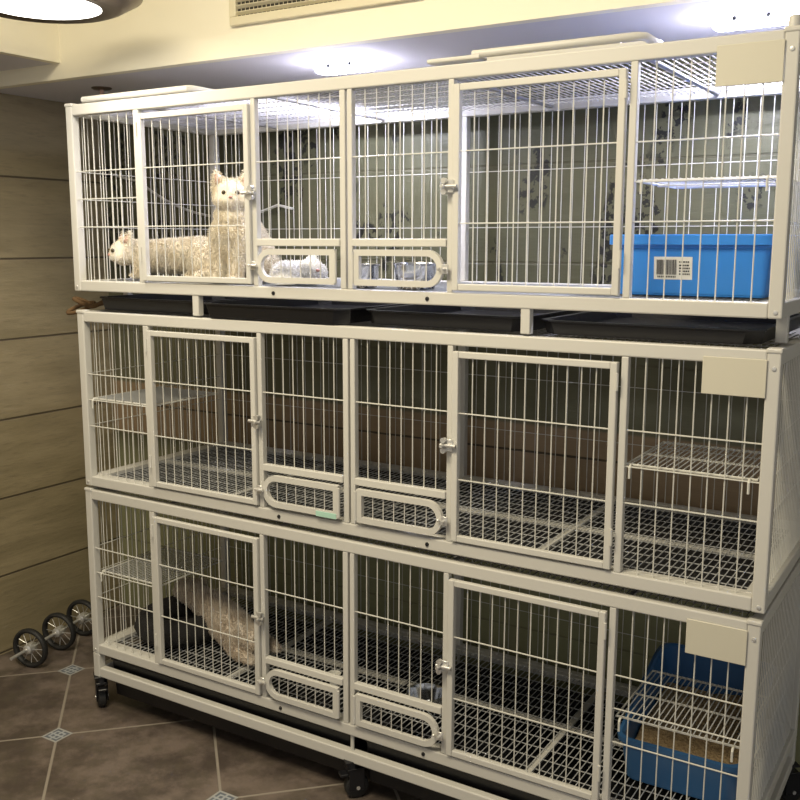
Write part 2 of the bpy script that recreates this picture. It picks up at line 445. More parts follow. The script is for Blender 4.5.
# feet lifting the top tier off the one below
for x, y in ((0.012, 0.19), (0.466, 0.012), (1.42, 0.012), (1.925, 0.11), (0.466, 0.58), (1.42, 0.58), (0.012, 0.57), (1.925, 0.57)):
    bm = bm_new(); rbox(bm, x-0.009, x+0.013, y-0.009, y+0.011, -0.0545, 0.002, 0.002); obj('foot', bm, M_WHITE, top)

# base of the bottom tier: posts, lower bars, castors
for x in (0.0, L-0.026):
    for y in (0.0, D-0.026):
        bm = bm_new(); rbox(bm, x, x+0.026, y, y+0.026, 0.108-Z3, 0.0, 0.003); obj('base_post', bm, M_WHITE, bot)
for y in (0.001, D-0.025):
    bm = bm_new(); rbox(bm, 0.026, L-0.026, y, y+0.024, 0.110-Z3, 0.140-Z3, 0.003); obj('base_rail', bm, M_WHITE, bot)
    bm = bm_new(); rod(bm, (XS[3]+0.004, y+0.012, 0.138-Z3), (XS[3]+0.004, y+0.012, 0.004), 0.005, 8); obj('base_strut', bm, M_WHITE, bot, True)
for x in (0.001, L-0.025):
    bm = bm_new(); rbox(bm, x, x+0.024, 0.026, D-0.026, 0.110-Z3, 0.140-Z3, 0.003); obj('base_rail', bm, M_WHITE, bot)
def castor(x, y, ang):
    e = bm_new(); c, s = math.cos(ang), math.sin(ang)
    t = bm_new()
    rbox(t, -0.022, 0.022, -0.022, 0.022, -0.005, 0.0, 0.001, 1)
    tube(t, [(0,0,-0.004), (0,0,-0.024)], [0.014, 0.017], 14)
    for sy in (-1, 1):
        rbox(t, -0.012, 0.030, sy*0.016-0.002, sy*0.016+0.002, -0.085, -0.022, 0.0015, 1)
    rbox(t, -0.016, 0.026, -0.018, 0.018, -0.032, -0.022, 0.002, 1)
    rbox(t, -0.034, -0.010, -0.013, 0.013, -0.044, -0.036, 0.002, 1)     # brake pedal
    Mx = Matrix.Translation((x, y, 0.110-Z3+TILT*x)) @ Matrix.Rotation(ang, 4, 'Z')
    merge(e, t, Mx); f = obj('castor', e, M_BLACK, bot)
    e = bm_new(); t = bm_new()
    lathe(t, [(0.008,-0.013),(0.026,-0.013),(0.0315,-0.009),(0.033,0),(0.0315,0.009),(0.026,0.013),(0.008,0.013)], (0.012, 0, -0.077), 24, 'Y')
    merge(e, t, Mx); obj('castor_wheel', e, M_RUBBER, f, True)
    e = bm_new(); t = bm_new(); rod(t, (0.012,-0.020,-0.077), (0.012,0.020,-0.077), 0.005, 10)
    merge(e, t, Mx); obj('castor_axle', e, M_CHROME, f, True)
for x, y, a in ((0.014, 0.016, 2.5), (0.957, 0.016, 0.9), (L-0.014, 0.016, 2.2), (0.014, D-0.016, 1.0), (0.957, D-0.016, 2.0), (L-0.014, D-0.016, 0.7)):
    castor(x, y, a)

# ------------------------------------------------------------------ black waste trays
def tray(x0, x1, y0, y1, z, h, label, ch=0.03):
    def ring(off, zz, dx=0):
        a, b, c, d = x0+off, x1-off, y0+off, y1-off; k = ch
        return [(a+k,c,zz),(b-k,c,zz),(b,c+k,zz),(b,d-k,zz),(b-k,d,zz),(a+k,d,zz),(a,d-k,zz),(a,c+k,zz)]
    bm = bm_new()
    rs = [[bm.verts.new(p) for p in ring(o, zz)] for o, zz in ((0.010, z), (0.004, z+h-0.004), (0.0, z+h-0.003), (0.0, z+h), (0.014, z+h), (0.018, z+0.004))]
    for A, B in zip(rs, rs[1:]):
        for k in range(8): bm.faces.new((A[k], A[(k+1)%8], B[(k+1)%8], B[k]))
    bm.faces.new(rs[0][::-1]); bm.faces.new(rs[-1])
    return tag(obj('waste_tray', bm, M_BLACK), label, 'tray', 'black waste trays')
zt = Z2+H+0.005
tray(0.03, 0.455, 0.035, 0.57, zt, 0.036, 'black waste tray under the left end of the top cage, below the kittens')
tray(0.48, 0.955, -0.012, 0.555, zt, 0.036, 'black waste tray between top and middle cage, below the kitten curled by the hatch')
tray(0.97, 1.408, 0.03, 0.57, zt, 0.034, 'black waste tray between top and middle cage, below the steel bowls')
tray(1.434, 1.905, 0.024, 0.55, zt, 0.030, 'black waste tray between top and middle cage, below the bright blue litter tray')
tray(0.030, 0.950, 0.030, 0.580, Z3+H+0.002, 0.026, 'black waste tray beneath the left half of the middle cage floor', 0.01)
tray(0.962, 1.914, 0.030, 0.580, Z3+H+0.002, 0.026, 'black waste tray beneath the right half of the middle cage floor', 0.01)
tray(0.028, 0.945, 0.030, 0.575, 0.046, 0.118, 'deep black waste tray under the bottom cage at the end by the loose wheels', 0.01)
tray(0.972, 1.890, 0.030, 0.575, 0.046, 0.118, 'deep black waste tray under the bottom cage below the open-topped blue litter box', 0.01)

# ------------------------------------------------------------------ wire shelves
def shelf(x0, x1, y0, y1, z, label, hook):
    e = thing('wire_shelf', label, 'shelf', ((x0+x1)/2, (y0+y1)/2, z), 'hook-on wire shelves')
    cx, cy = (x0+x1)/2, (y0+y1)/2; a, b, c, d = x0-cx, x1-cx, y0-cy, y1-cy
    bm = bm_new(); tube(bm, [(a,c,0),(b,c,0),(b,d,0),(a,d,0)], 0.0028, 6, closed=True)
    rod(bm, (a, (c+d)/2, -0.003), (b, (c+d)/2, -0.003), 0.0024); obj('shelf_frame', bm, M_WIRE, e)
    bm = bm_new(); n = int((x1-x0)/0.0115)
    for i in range(1, n): x = a+(b-a)*i/n; rod(bm, (x, c, 0.003), (x, d, 0.003), 0.0014, 4)
    obj('shelf_wires', bm, M_GALV, e)
    for hx in (a+0.012, b-0.012):
        bm = bm_new(); tube(bm, [(hx, c, 0), (hx, c-0.012, 0.001), (hx, c-0.0165, -0.004), (hx, c-0.0165, -0.026)], 0.0026, 6)
        obj('hook', bm, M_WIRE, e)
    return e
SX = {'l': (0.030, 0.275), 'r': (1.648, 1.910)}
shelf(*SX['r'], 0.022, 0.285, Z1+0.262, 'white wire shelf above the bright blue litter tray in the top cage', 1)
shelf(*SX['r'], 0.022, 0.285, Z2+0.262, 'white wire shelf at the card plate end of the middle cage', 1)
shelf(*SX['r'], 0.022, 0.285, Z3+0.230, 'white wire shelf over the dark blue litter box in the bottom cage', 1)
shelf(*SX['l'], 0.022, 0.285, Z2+0.262, 'white wire shelf at the tiled wall end of the middle cage', -1)
shelf(*SX['l'], 0.022, 0.285, Z3+0.262, 'white wire shelf in the bottom cage next to the cat on the black bed', -1)

# ------------------------------------------------------------------ litter tray (top) and litter box (bottom)
def rrect(x0, x1, y0, y1, r, z, n=5):
    pts = []
    for cx, cy, a0 in ((x1-r, y1-r, 0), (x0+r, y1-r, PI/2), (x0+r, y0+r, PI), (x1-r, y0+r, 1.5*PI)):
        for k in range(n+1):
            t = a0 + PI/2*k/n; pts.append((cx+r*math.cos(t), cy+r*math.sin(t), z))
    return pts
def loft(bm, rings, cap0=True, cap1=True):
    R = [[bm.verts.new(p) for p in r] for r in rings]; n = len(R[0])
    for A, B in zip(R, R[1:]):
        for k in range(n): bm.faces.new((A[k], A[(k+1)%n], B[(k+1)%n], B[k]))
    if cap0: bm.faces.new(R[0][::-1])
    if cap1: bm.faces.new(R[-1])
fz = Z1+0.0300
e = thing('litter_tray', 'bright blue plastic litter tray with a barcode sticker in the top cage', 'litter tray', (1.73, 0.25, fz))
def rel(r): return [(p[0]-1.73, p[1]-0.25, p[2]-fz) for p in r]
bm = bm_new()
X0, X1, Y0, Y1 = 1.558, 1.902, 0.105, 0.475
def rr_(o, z, r=0.03): return rel(rrect(X0+o, X1-o, Y0+o, Y1-o, max(r-o, 0.008), fz+z))
loft(bm, [rr_(0.026, 0.0), rr_(0.022, 0.002), rr_(0.012, 0.098), rr_(0.010, 0.100), rr_(0.010, 0.122), rr_(0.014, 0.1225), rr_(0.020, 0.006)])
obj('tray_body', bm, M_BLUE, e, True, 35)
bm = bm_new(); loft(bm, [rr_(0.0095, 0.106), rr_(-0.002, 0.107), rr_(-0.002, 0.126), rr_(0.0, 0.128), rr_(0.012, 0.128), rr_(0.0135, 0.122), rr_(0.0095, 0.106)], False, False)
obj('tray_rim', bm, M_BLUE, e, True, 35)
# sticker on the (slightly sloping) front wall
def front_y(z): return Y0 + 0.022 - (z-0.002)*(0.010/0.096) - 0.0006
bm = bm_new()
def quad(bm, xa, xb, za, zb, dy):
    v = [bm.verts.new((x-1.73, front_y(z)-dy-0.25, z)) for x, z in ((xa, za), (xb, za), (xb, zb), (xa, zb))]
    w = [bm.verts.new((x-1.73, front_y(z)-dy+0.0005-0.25, z)) for x, z in ((xa, za), (xb, za), (xb, zb), (xa, zb))]
    bm.faces.new(v); bm.faces.new(w[::-1])
    for k in range(4): bm.faces.new((v[k], w[k], w[(k+1)%4], v[(k+1)%4]))
quad(bm, 1.658, 1.738, 0.035, 0.082, 0.0002); st = obj('barcode_sticker', bm, M_STICK, e)
bm = bm_new(); x = 1.664
while x < 1.706:
    w = random.choice((0.0008, 0.0012, 0.002)); quad(bm, x, x+w, 0.045, 0.076, 0.0010); x += w + random.choice((0.0009, 0.0015))
for z in (0.045, 0.051, 0.057, 0.063, 0.070):
    x = 1.711
    while x < 1.731:
        w = random.uniform(0.002, 0.005); quad(bm, x, min(x+w, 1.733), z, z+0.003, 0.0010); x += w+0.0012
x = 1.666
while x < 1.703: quad(bm, x, x+0.002, 0.039, 0.0425, 0.0010); x += 0.0036
obj('barcode', bm, M_INK, st)

# high-backed litter box in the bottom cage
fz = Z3+0.0225
e = thing('litter_box', 'dark blue open-topped litter box with a high back and brown litter, bottom cage', 'litter box', (1.74, 0.3, fz))
X0, X1, Y0, Y1 = 1.615, 1.898, 0.115, 0.500
def P(x, y, z): return (x-1.74, y-0.3, z)
def wall_top(y):           # low at the front, sloping up to a high back
    t = (y-(Y0+0.04))/(0.42-(Y0+0.04)); t = max(0, min(1, t)); return 0.108 + 0.090*t
bm = bm_new()
def side_ring(o, ztop, zfix=None):
    pts = rrect(X0+o, X1-o, Y0+o, Y1-o, 0.035-min(o, 0.02), 0, 7)
    return [P(p[0], p[1], (zfix if zfix is not None else wall_top(p[1])+ztop)) for p in pts]
ys = []
# densify long sides so the slope is followed
def dense(o):
    pts = rrect(X0+o, X1-o, Y0+o, Y1-o, 0.035-min(o, 0.02), 0, 7); out = []
    for i, p in enumerate(pts):
        q = pts[(i+1) % len(pts)]; out.append(p)
        d = math.dist(p, q)
        if d > 0.06:
            m_ = int(d/0.03)
            for k in range(1, m_): out.append(tuple(p[j]+(q[j]-p[j])*k/m_ for j in range(3)))
    return out
def DR(o, f):
    a = dense(0.0); out = []
    cx, cy = (X0+X1)/2, (Y0+Y1)/2; sx = (X1-X0-2*o)/(X1-X0); sy = (Y1-Y0-2*o)/(Y1-Y0)
    for p in a: out.append(P(cx+(p[0]-cx)*sx, cy+(p[1]-cy)*sy, f(p[1])))
    return out
loft(bm, [DR(0.022, lambda y: 0.0), DR(0.018, lambda y: 0.003), DR(0.006, lambda y: wall_top(y)-0.014), DR(-0.001, lambda y: wall_top(y)-0.012),
          DR(-0.002, lambda y: wall_top(y)), DR(0.006, lambda y: wall_top(y)+0.002), DR(0.012, lambda y: wall_top(y)-0.004), DR(0.022, lambda y: 0.006)])
obj('box_shell', bm, M_NAVY, e, True, 35)
bm = bm_new(); nx, ny = 30, 36; G = []
for j in range(ny+1):
    row = []
    for i in range(nx+1):
        x = X0+0.021+(X1-X0-0.042)*i/nx; y = Y0+0.022+(Y1-Y0-0.044)*j/ny
        h = 0.055 + 0.045*(j/ny) + 0.012*noise.noise(Vector((x*14, y*14, 3))) + 0.005*noise.noise(Vector((x*70, y*70, 1)))
        row.append(bm.verts.new(P(x, y, h)))
    G.append(row)
for j in range(ny):
    for i in range(nx): bm.faces.new((G[j][i], G[j][i+1], G[j+1][i+1], G[j+1][i]))
lt = obj('litter', bm, M_LITTER, e, True, 60); lt['kind'] = 'stuff'; lt['label'] = 'brown pellet litter'

# ------------------------------------------------------------------ bowls and cup
def bowl(x, y, z, r, h, label):
    bm = bm_new()
    lathe(bm, [(r*0.80, 0), (r*0.84, 0.003), (r*0.93, h*0.5), (r*0.98, h-0.005), (r*1.07, h-0.003), (r*1.08, h), (r*1.0, h), (r*0.95, h-0.006), (r*0.88, h*0.5), (r*0.74, 0.006)], (0,0,0), 32)
    o = obj('steel_bowl', bm, M_STEEL, None, True, 50); o.location = (x, y, z)
    tag(o, label, 'bowl', 'stainless steel bowls'); return o
bowl(0.935, 0.100, Z1+0.030, 0.042, 0.058, 'small steel bowl beside the centre post of the top cage')
bowl(1.085, 0.105, Z1+0.030, 0.054, 0.062, 'wide steel bowl behind the hatch with its latch beside the big door, top cage')
bowl(1.078, 0.180, Z3+0.025, 0.050, 0.048, 'steel bowl on the floor of the bottom cage')
bm = bm_new(); lathe(bm, [(0.013, 0), (0.017, 0.030), (0.019, 0.034), (0.016, 0.034), (0.012, 0.004)], (0,0,0), 20)
o = obj('cup', bm, mat('white_ceramic', (0.75, 0.74, 0.70), 0.3), None, True); o.location = (0.790, 0.165, Z3+0.027)
tag(o, 'tiny white cup standing on the floor of the bottom cage', 'cup')

# ------------------------------------------------------------------ cats
def chain(pts, radii, step=0.35):
    out = []
    for (p, r), (q, s) in zip(zip(pts, radii), zip(pts[1:], radii[1:])):
        d = math.dist(p, q); n = max(1, int(d/(min(r, s)*step)))
        for k in range(n):
            t = k/n; out.append((tuple(p[i]+(q[i]-p[i])*t for i in range(3)), (r+(s-r)*t,)*3))
    out.append((tuple(pts[-1]), (radii[-1],)*3)); return out
def body_mesh(blobs, voxel=0.006, smooth=6):
    bm = bmesh.new()
    for b in blobs:
        c, r = b[0], b[1]
        Mx = Matrix.Translation(c)
        if len(b) > 2: Mx = Mx @ b[2].to_4x4()
        Mx = Mx @ Matrix.Diagonal((*r, 1))
        bmesh.ops.create_icosphere(bm, subdivisions=2, radius=1.0, matrix=Mx)
    me = bpy.data.meshes.new('tmp'); bm.to_mesh(me); bm.free()
    o = bpy.data.objects.new('tmp', me); COL.objects.link(o)
    md = o.modifiers.new('r', 'REMESH'); md.mode = 'VOXEL'; md.voxel_size = voxel
    ms = o.modifiers.new('s', 'SMOOTH'); ms.iterations = smooth; ms.factor = 0.5
    dg = bpy.context.evaluated_depsgraph_get(); dg.update()
    res = bpy.data.meshes.new_from_object(o.evaluated_get(dg))
    bpy.data.objects.remove(o); bpy.data.meshes.remove(me)
    return res
def cat(label, blobs, fur, loc, ang, eyes=None, nose=None, ears=None, fur_len=0.018, n_fur=9000, face_c=None, scale=1.0):
    root = thing('cat', label, 'cat', loc, 'cats in the cages'); root.rotation_euler.z = ang; root.scale = (scale,)*3
    me = body_mesh(blobs); me.materials.clear(); me.materials.append(fur)
    for p in me.polygons: p.use_smooth = True
    b = bpy.data.objects.new('body', me); COL.objects.link(b); b.parent = root
    rnd = random.Random(hash(label) % 1000 if False else len(label))
    bm = bm_new(); polys = list(me.polygons); n = 0
    areas = [p.area for p in polys]
    for p in rnd.choices(polys, weights=areas, k=n_fur):
        c = p.center + Vector((rnd.uniform(-1,1), rnd.uniform(-1,1), rnd.uniform(-1,1)))*0.002
        if c.z < 0.012: continue
        ln = fur_len*rnd.uniform(0.5, 1.2)
        if face_c is not None and (c-Vector(face_c)).length < 0.040: ln *= 0.18
        elif face_c is not None and (c-Vector(face_c)).length < 0.060: ln *= 0.5
        nrm = p.normal.copy()
        flow = Vector((rnd.gauss(0, 0.45), 0.25+rnd.gauss(0, 0.45), -0.6+rnd.gauss(0, 0.25))); flow -= nrm*flow.dot(nrm)
        d = (nrm*0.85 + flow*0.8).normalized()
        s = d.cross(nrm)
        if s.length < 1e-4: continue
        s.normalize(); w = 0.00042
        a = c-nrm*0.001
        tip = a + d*ln; mid_ = a + d*ln*0.5 + nrm*0.002
        if tip.z < 0.003: tip.z = 0.003
        v = [bm.verts.new(a-s*w), bm.verts.new(a+s*w), bm.verts.new(mid_+s*w*0.8), bm.verts.new(tip), bm.verts.new(mid_-s*w*0.8)]
        bm.faces.new(v)
    f = bpy.data.meshes.new('fur'); bm.to_mesh(f); bm.free(); f.materials.append(fur)
    fo = bpy.data.objects.new('fur', f); COL.objects.link(fo); fo.parent = root; fo['kind'] = 'stuff'
    for q in (eyes or []):
        bm = bm_new(); bmesh.ops.create_uvsphere(bm, u_segments=14, v_segments=10, radius=q[1], matrix=Matrix.Translation(q[0]))
        obj('eye', bm, M_EYE, root, True, 180)
    if nose:
        bm = bm_new(); bmesh.ops.create_uvsphere(bm, u_segments=12, v_segments=8, radius=1, matrix=Matrix.Translation(nose) @ Matrix.Diagonal((0.0055, 0.004, 0.004, 1)))
        obj('nose', bm, M_NOSE, root, True, 180)
    for base, tip in (ears or []):
        bm = bm_new(); t = (Vector(tip)-Vector(base))
        tube(bm, [Vector(base), Vector(base)+t*0.5, Vector(base)+t*0.9], [0.009, 0.0065, 0.0015], 10)
        obj('inner_ear', bm, M_EAR, root, True, 180)
    return root

def ear(s, bx, by, bz, tx, ty, tz, r=0.019):
    out = []
    for k in range(9):
        t = k/8; rr = r*(1-t)+0.0045*t+0.001
        out.append(((s*(bx+(tx-bx)*t), by+(ty-by)*t, bz+(tz-bz)*t), (rr, rr*0.55, rr)))
    return out
# sitting cat; local forward is -Y, the head turned to its left
B = []; HQ = Matrix.Translation((0, -0.02, 0)) @ Matrix.Rotation(0.50, 4, 'Z') @ Matrix.Translation((0, 0.02, 0))
def hd(p): return tuple(HQ @ Vector(p))
def hdb(bs): return [(hd(b[0]), b[1], HQ.to_3x3()) for b in bs]
B += [((0, 0.075, 0.070), (0.072, 0.080, 0.070))]
B += chain([(0, 0.065, 0.09), (0, 0.025, 0.15), (0, -0.005, 0.195), (0, -0.02, 0.23)], [0.072, 0.060, 0.045, 0.038])
B += [((0, -0.028, 0.130), (0.064, 0.046, 0.075)), ((0, 0.01, 0.09), (0.068, 0.06, 0.07)), ((0, -0.030, 0.190), (0.047, 0.034, 0.038))]
B += hdb([((0, -0.035, 0.252), (0.050, 0.047, 0.043)), ((0.026, -0.052, 0.238), (0.026, 0.024, 0.022)), ((-0.026, -0.052, 0.238), (0.026, 0.024, 0.022)),
      ((0.009, -0.079, 0.235), (0.013, 0.012, 0.011)), ((-0.009, -0.079, 0.235), (0.013, 0.012, 0.011)), ((0, -0.074, 0.250), (0.010, 0.016, 0.014)), ((0, -0.072, 0.223), (0.014, 0.012, 0.009))])
for s in (-1, 1):
    B += hdb(ear(s, 0.031, -0.026, 0.268, 0.046, -0.022, 0.328, 0.023))
    B += chain([(s*0.032, -0.035, 0.14), (s*0.030, -0.050, 0.07), (s*0.029, -0.056, 0.02)], [0.030, 0.022, 0.018])
    B += [((s*0.029, -0.068, 0.013), (0.018, 0.025, 0.013))]
    B += [((s*0.062, 0.045, 0.050), (0.036, 0.062, 0.050)), ((s*0.066, -0.008, 0.013), (0.019, 0.038, 0.013))]
B += chain([(0.0, 0.14, 0.035), (0.03, 0.20, 0.025), (0.05, 0.26, 0.02)], [0.026, 0.022, 0.014])
cat('cream long-haired cat sitting upright beside the door latch in the top cage', B, M_FUR, (0.520, 0.110, Z1+0.030), 0.16,
    [(hd((0.019, -0.0755, 0.256)), 0.0062), (hd((-0.019, -0.0755, 0.256)), 0.0062)], hd((0, -0.090, 0.243)),
    [(hd((0.035, -0.0325, 0.280)), hd((0.0435, -0.0265, 0.314))), (hd((-0.035, -0.0325, 0.280)), hd((-0.0435, -0.0265, 0.314)))], face_c=hd((0, -0.075, 0.25)), fur_len=0.012, n_fur=42000, scale=0.93)

# crouching kitten, head low, looking out of the left end
B = []; KQ = Matrix.Translation((0, -0.09, 0)) @ Matrix.Rotation(0.80, 4, 'Z') @ Matrix.Translation((0, 0.09, 0))
def kd(p): return tuple(KQ @ Vector(p))
def kdb(bs): return [(kd(b[0]), b[1], KQ.to_3x3()) for b in bs]
B += chain([(0, -0.055, 0.070), (0, 0.03, 0.070), (0, 0.12, 0.072), (0, 0.17, 0.066)], [0.042, 0.048, 0.052, 0.048])
B += chain([(0, -0.06, 0.075), (0, -0.10, 0.080)], [0.036, 0.034])
B += kdb([((0, -0.125, 0.080), (0.043, 0.040, 0.037)), ((0.021, -0.142, 0.070), (0.020, 0.020, 0.018)), ((-0.021, -0.142, 0.070), (0.020, 0.020, 0.018)),
      ((0, -0.156, 0.068), (0.017, 0.012, 0.012)), ((0, -0.153, 0.080), (0.011, 0.013, 0.011))])
for s in (-1, 1):
    B += kdb(ear(s, 0.026, -0.118, 0.100, 0.036, -0.114, 0.144, 0.018))
    B += chain([(s*0.030, -0.05, 0.055), (s*0.032, -0.06, 0.015)], [0.022, 0.014]); B += [((s*0.032, -0.070, 0.011), (0.015, 0.022, 0.011))]
    B += [((s*0.040, 0.145, 0.045), (0.026, 0.046, 0.042)), ((s*0.044, 0.115, 0.011), (0.016, 0.034, 0.011))]
B += chain([(0.02, 0.19, 0.05), (0.06, 0.19, 0.025), (0.09, 0.15, 0.016)], [0.018, 0.015, 0.012])
cat('pale kitten crouching on the top cage floor, face at the left end panel', B, M_FUR, (0.206, 0.150, Z1+0.030), -1.28,
    [(kd((0.018, -0.1605, 0.086)), 0.006), (kd((-0.018, -0.1605, 0.086)), 0.006)], kd((0, -0.1665, 0.074)),
    [(kd((0.029, -0.1235, 0.108)), kd((0.0345, -0.1195, 0.132))), (kd((-0.029, -0.1235, 0.108)), kd((-0.0345, -0.1195, 0.132)))], face_c=kd((0, -0.155, 0.078)), fur_len=0.010, n_fur=32000)

# white kitten curled up asleep
B = []
for k in range(15):
    t = k/14*1.45*PI; r = 0.030+0.010*math.sin(PI*k/14)
    B.append(((0.040*math.cos(t), 0.034*math.sin(t), 0.030), (r, r, 0.031)))
B += [((0.038, -0.012, 0.046), (0.029, 0.028, 0.024)), ((0.055, -0.026, 0.040), (0.014, 0.014, 0.013))]
B += ear(1, 0.030, 0.002, 0.064, 0.030, 0.006, 0.082, 0.011) + ear(1, 0.046, -0.012, 0.062, 0.053, -0.010, 0.080, 0.011)
B += chain([(0.010, -0.05, 0.015), (-0.03, -0.062, 0.014), (-0.065, -0.04, 0.013)], [0.014, 0.013, 0.010])
cat('white fluffy kitten curled up asleep behind the left hatch of the top cage', B, M_FURW, (0.735, 0.105, Z1+0.030), 0.2,
    None, (0.067, -0.033, 0.040), None, fur_len=0.006, n_fur=9000)

# beige cat sprawled over the rim of the black bed
B = []
B += chain([(-0.19, 0.02, 0.100), (-0.11, 0.01, 0.103), (-0.03, 0.0, 0.092), (0.05, -0.015, 0.070), (0.10, -0.025, 0.058)], [0.026, 0.036, 0.045, 0.056, 0.054])
B += chain([(0.09, -0.02, 0.060), (0.155, -0.030, 0.055)], [0.048, 0.038])
B += [((0.185, -0.030, 0.056), (0.041, 0.040, 0.037)), ((0.212, -0.042, 0.046), (0.016, 0.016, 0.013))]
B += ear(1, 0.165, -0.058, 0.080, 0.158, -0.066, 0.112, 0.016) + ear(1, 0.190, 0.000, 0.082, 0.198, 0.008, 0.112, 0.016)
B += chain([(0.12, -0.055, 0.030), (0.17, -0.075, 0.020), (0.225, -0.080, 0.014)], [0.024, 0.018, 0.014])
B += chain([(0.11, 0.025, 0.035), (0.18, 0.035, 0.02), (0.225, 0.025, 0.014)], [0.022, 0.016, 0.013])
B += chain([(-0.21, 0.02, 0.100), (-0.24, 0.06, 0.105), (-0.20, 0.10, 0.105)], [0.022, 0.017, 0.014])
cat('beige cat sprawled across a black bed in the bottom cage', B, M_FURB, (0.305, 0.235, Z3+0.030), -0.12,
    [((0.2155, -0.050, 0.066), 0.006), ((0.2245, -0.020, 0.066), 0.006)], (0.2275, -0.045, 0.049), None, fur_len=0.012, n_fur=34000)

# black pet bed
bm = bm_new(); prof = []
for k in range(13):
    t = -PI/2 + 2*PI*k/13
bm2 = bm
n, mseg = 40, 12; rings = []
for i in range(n):
    a = 2*PI*i/n; ring = []
    for k in range(mseg):
        t = 2*PI*k/mseg; rr = 0.044*(1+0.10*noise.noise(Vector((math.cos(a)*3, math.sin(a)*3, k))))
        R0 = 0.104
        ring.append(bm.verts.new(((R0+rr*math.cos(t))*math.cos(a), (R0*1.18+rr*math.cos(t))*math.sin(a), max(0.0, 0.042+0.042*math.sin(t)))))
    rings.append(ring)
for i in range(n):
    A, Bq = rings[i], rings[(i+1) % n]
    for k in range(mseg): bm.faces.new((A[k], A[(k+1)%mseg], Bq[(k+1)%mseg], Bq[k]))
e = thing('pet_bed', 'round black plush pet bed under the beige cat in the bottom cage', 'pet bed', (0.180, 0.215, Z3+0.030))
obj('bolster', bm, M_BED, e, True, 180)
bm = bm_new(); lathe(bm, [(0.095, 0.0), (0.10, 0.015), (0.08, 0.026), (0.02, 0.022)], (0,0,0), 32, sy=1.18); obj('cushion', bm, M_BED, e, True, 180)

# ------------------------------------------------------------------ loose tubing on the roof


zr = Z1+H+0.0045
e = thing('tube_frame', 'cream tubular frame lying flat on the top cage roof over the big door', 'frame', (1.40, 0.06, zr), 'loose tube frames on the roof')
bm = bm_new(); tube(bm, [(-0.125, -0.040, 0.015), (0.235, -0.040, 0.015), (0.248, -0.028, 0.015), (0.248, 0.20, 0.015)], 0.0085, 10); obj('frame_tube', bm, M_WHITE, e, True)
bm = bm_new(); tube(bm, [(-0.16, 0.055, 0.030), (0.17, 0.055, 0.030)], 0.0075, 10); obj('frame_tube', bm, M_WHITE, e, True)
bm = bm_new(); rbox(bm, -0.235, -0.105, -0.050, -0.010, 0.004, 0.013, 0.003); rbox(bm, -0.245, 0.255, 0.045, 0.065, 0.0, 0.023, 0.002); obj('bracket', bm, M_WHITE, e)
e = thing('tube_frame', 'pale tubular frame lying on the top cage roof above the kittens', 'frame', (0.24, 0.06, zr), 'loose tube frames on the roof')
bm = bm_new(); tube(bm, [(-0.20, -0.032, 0.010), (0.20, -0.032, 0.010), (0.208, -0.020, 0.010), (0.208, 0.12, 0.010)], 0.009, 10); obj('frame_tube', bm, M_WHITE, e, True)
bm = bm_new(); tube(bm, [(-0.20, 0.10, 0.010), (0.19, 0.10, 0.010)], 0.009, 10); obj('frame_tube', bm, M_WHITE, e, True)

# ------------------------------------------------------------------ cable and twine
pts = []
def cat_seg(a, b, sag, n=14):
    return [(a[0]+(b[0]-a[0])*k/n, 0.640, a[1]+(b[1]-a[1])*k/n - sag*4*(k/n)*(1-k/n)) for k in range(n+1)]
pts = cat_seg((-0.55, 1.690), (-0.40, 1.655), 0.004, 6) + cat_seg((-0.39, 1.650), (0.24, 1.557), 0.075)[0:] + [(0.30, 0.640, 1.545)]
e = thing('cable', 'thin pale cable sagging along the back wall behind the cats', 'cable', (0, 0, 0))
bm = bm_new(); tube(bm, pts, 0.0045, 8); obj('cord', bm, M_CABLE, e, True, 180)
bm = bm_new(); rbox(bm, -0.585, -0.545, 0.625, 0.655, 1.672, 1.708, 0.004); obj('plug', bm, M_BLACK, e)
bm = bm_new()
pp = []
for k in range(26):
    t = 2*PI*k/26
    pp.append((-0.052+0.066*math.cos(t)+0.010*math.sin(3*t), 0.120+0.045*math.sin(t)*0.6, 0.006+0.010*(1+math.sin(2*t+1))))
tube(bm, pp, 0.0065, 6, closed=True)
pp = [(-0.10+0.05*math.cos(2*PI*k/20), 0.115+0.03*math.sin(2*PI*k/20), -0.002+0.016*math.sin(2*PI*k/20+0.6)) for k in range(20)]
tube(bm, pp, 0.006, 6, closed=True)
o = obj('rope_loop', bm, M_TWINE, None, True, 180); o.location = (0.02, -0.03, Z2+H+0.004)
tag(o, 'brown twisted rope loop sticking out past the left corner between top and middle cage', 'rope')

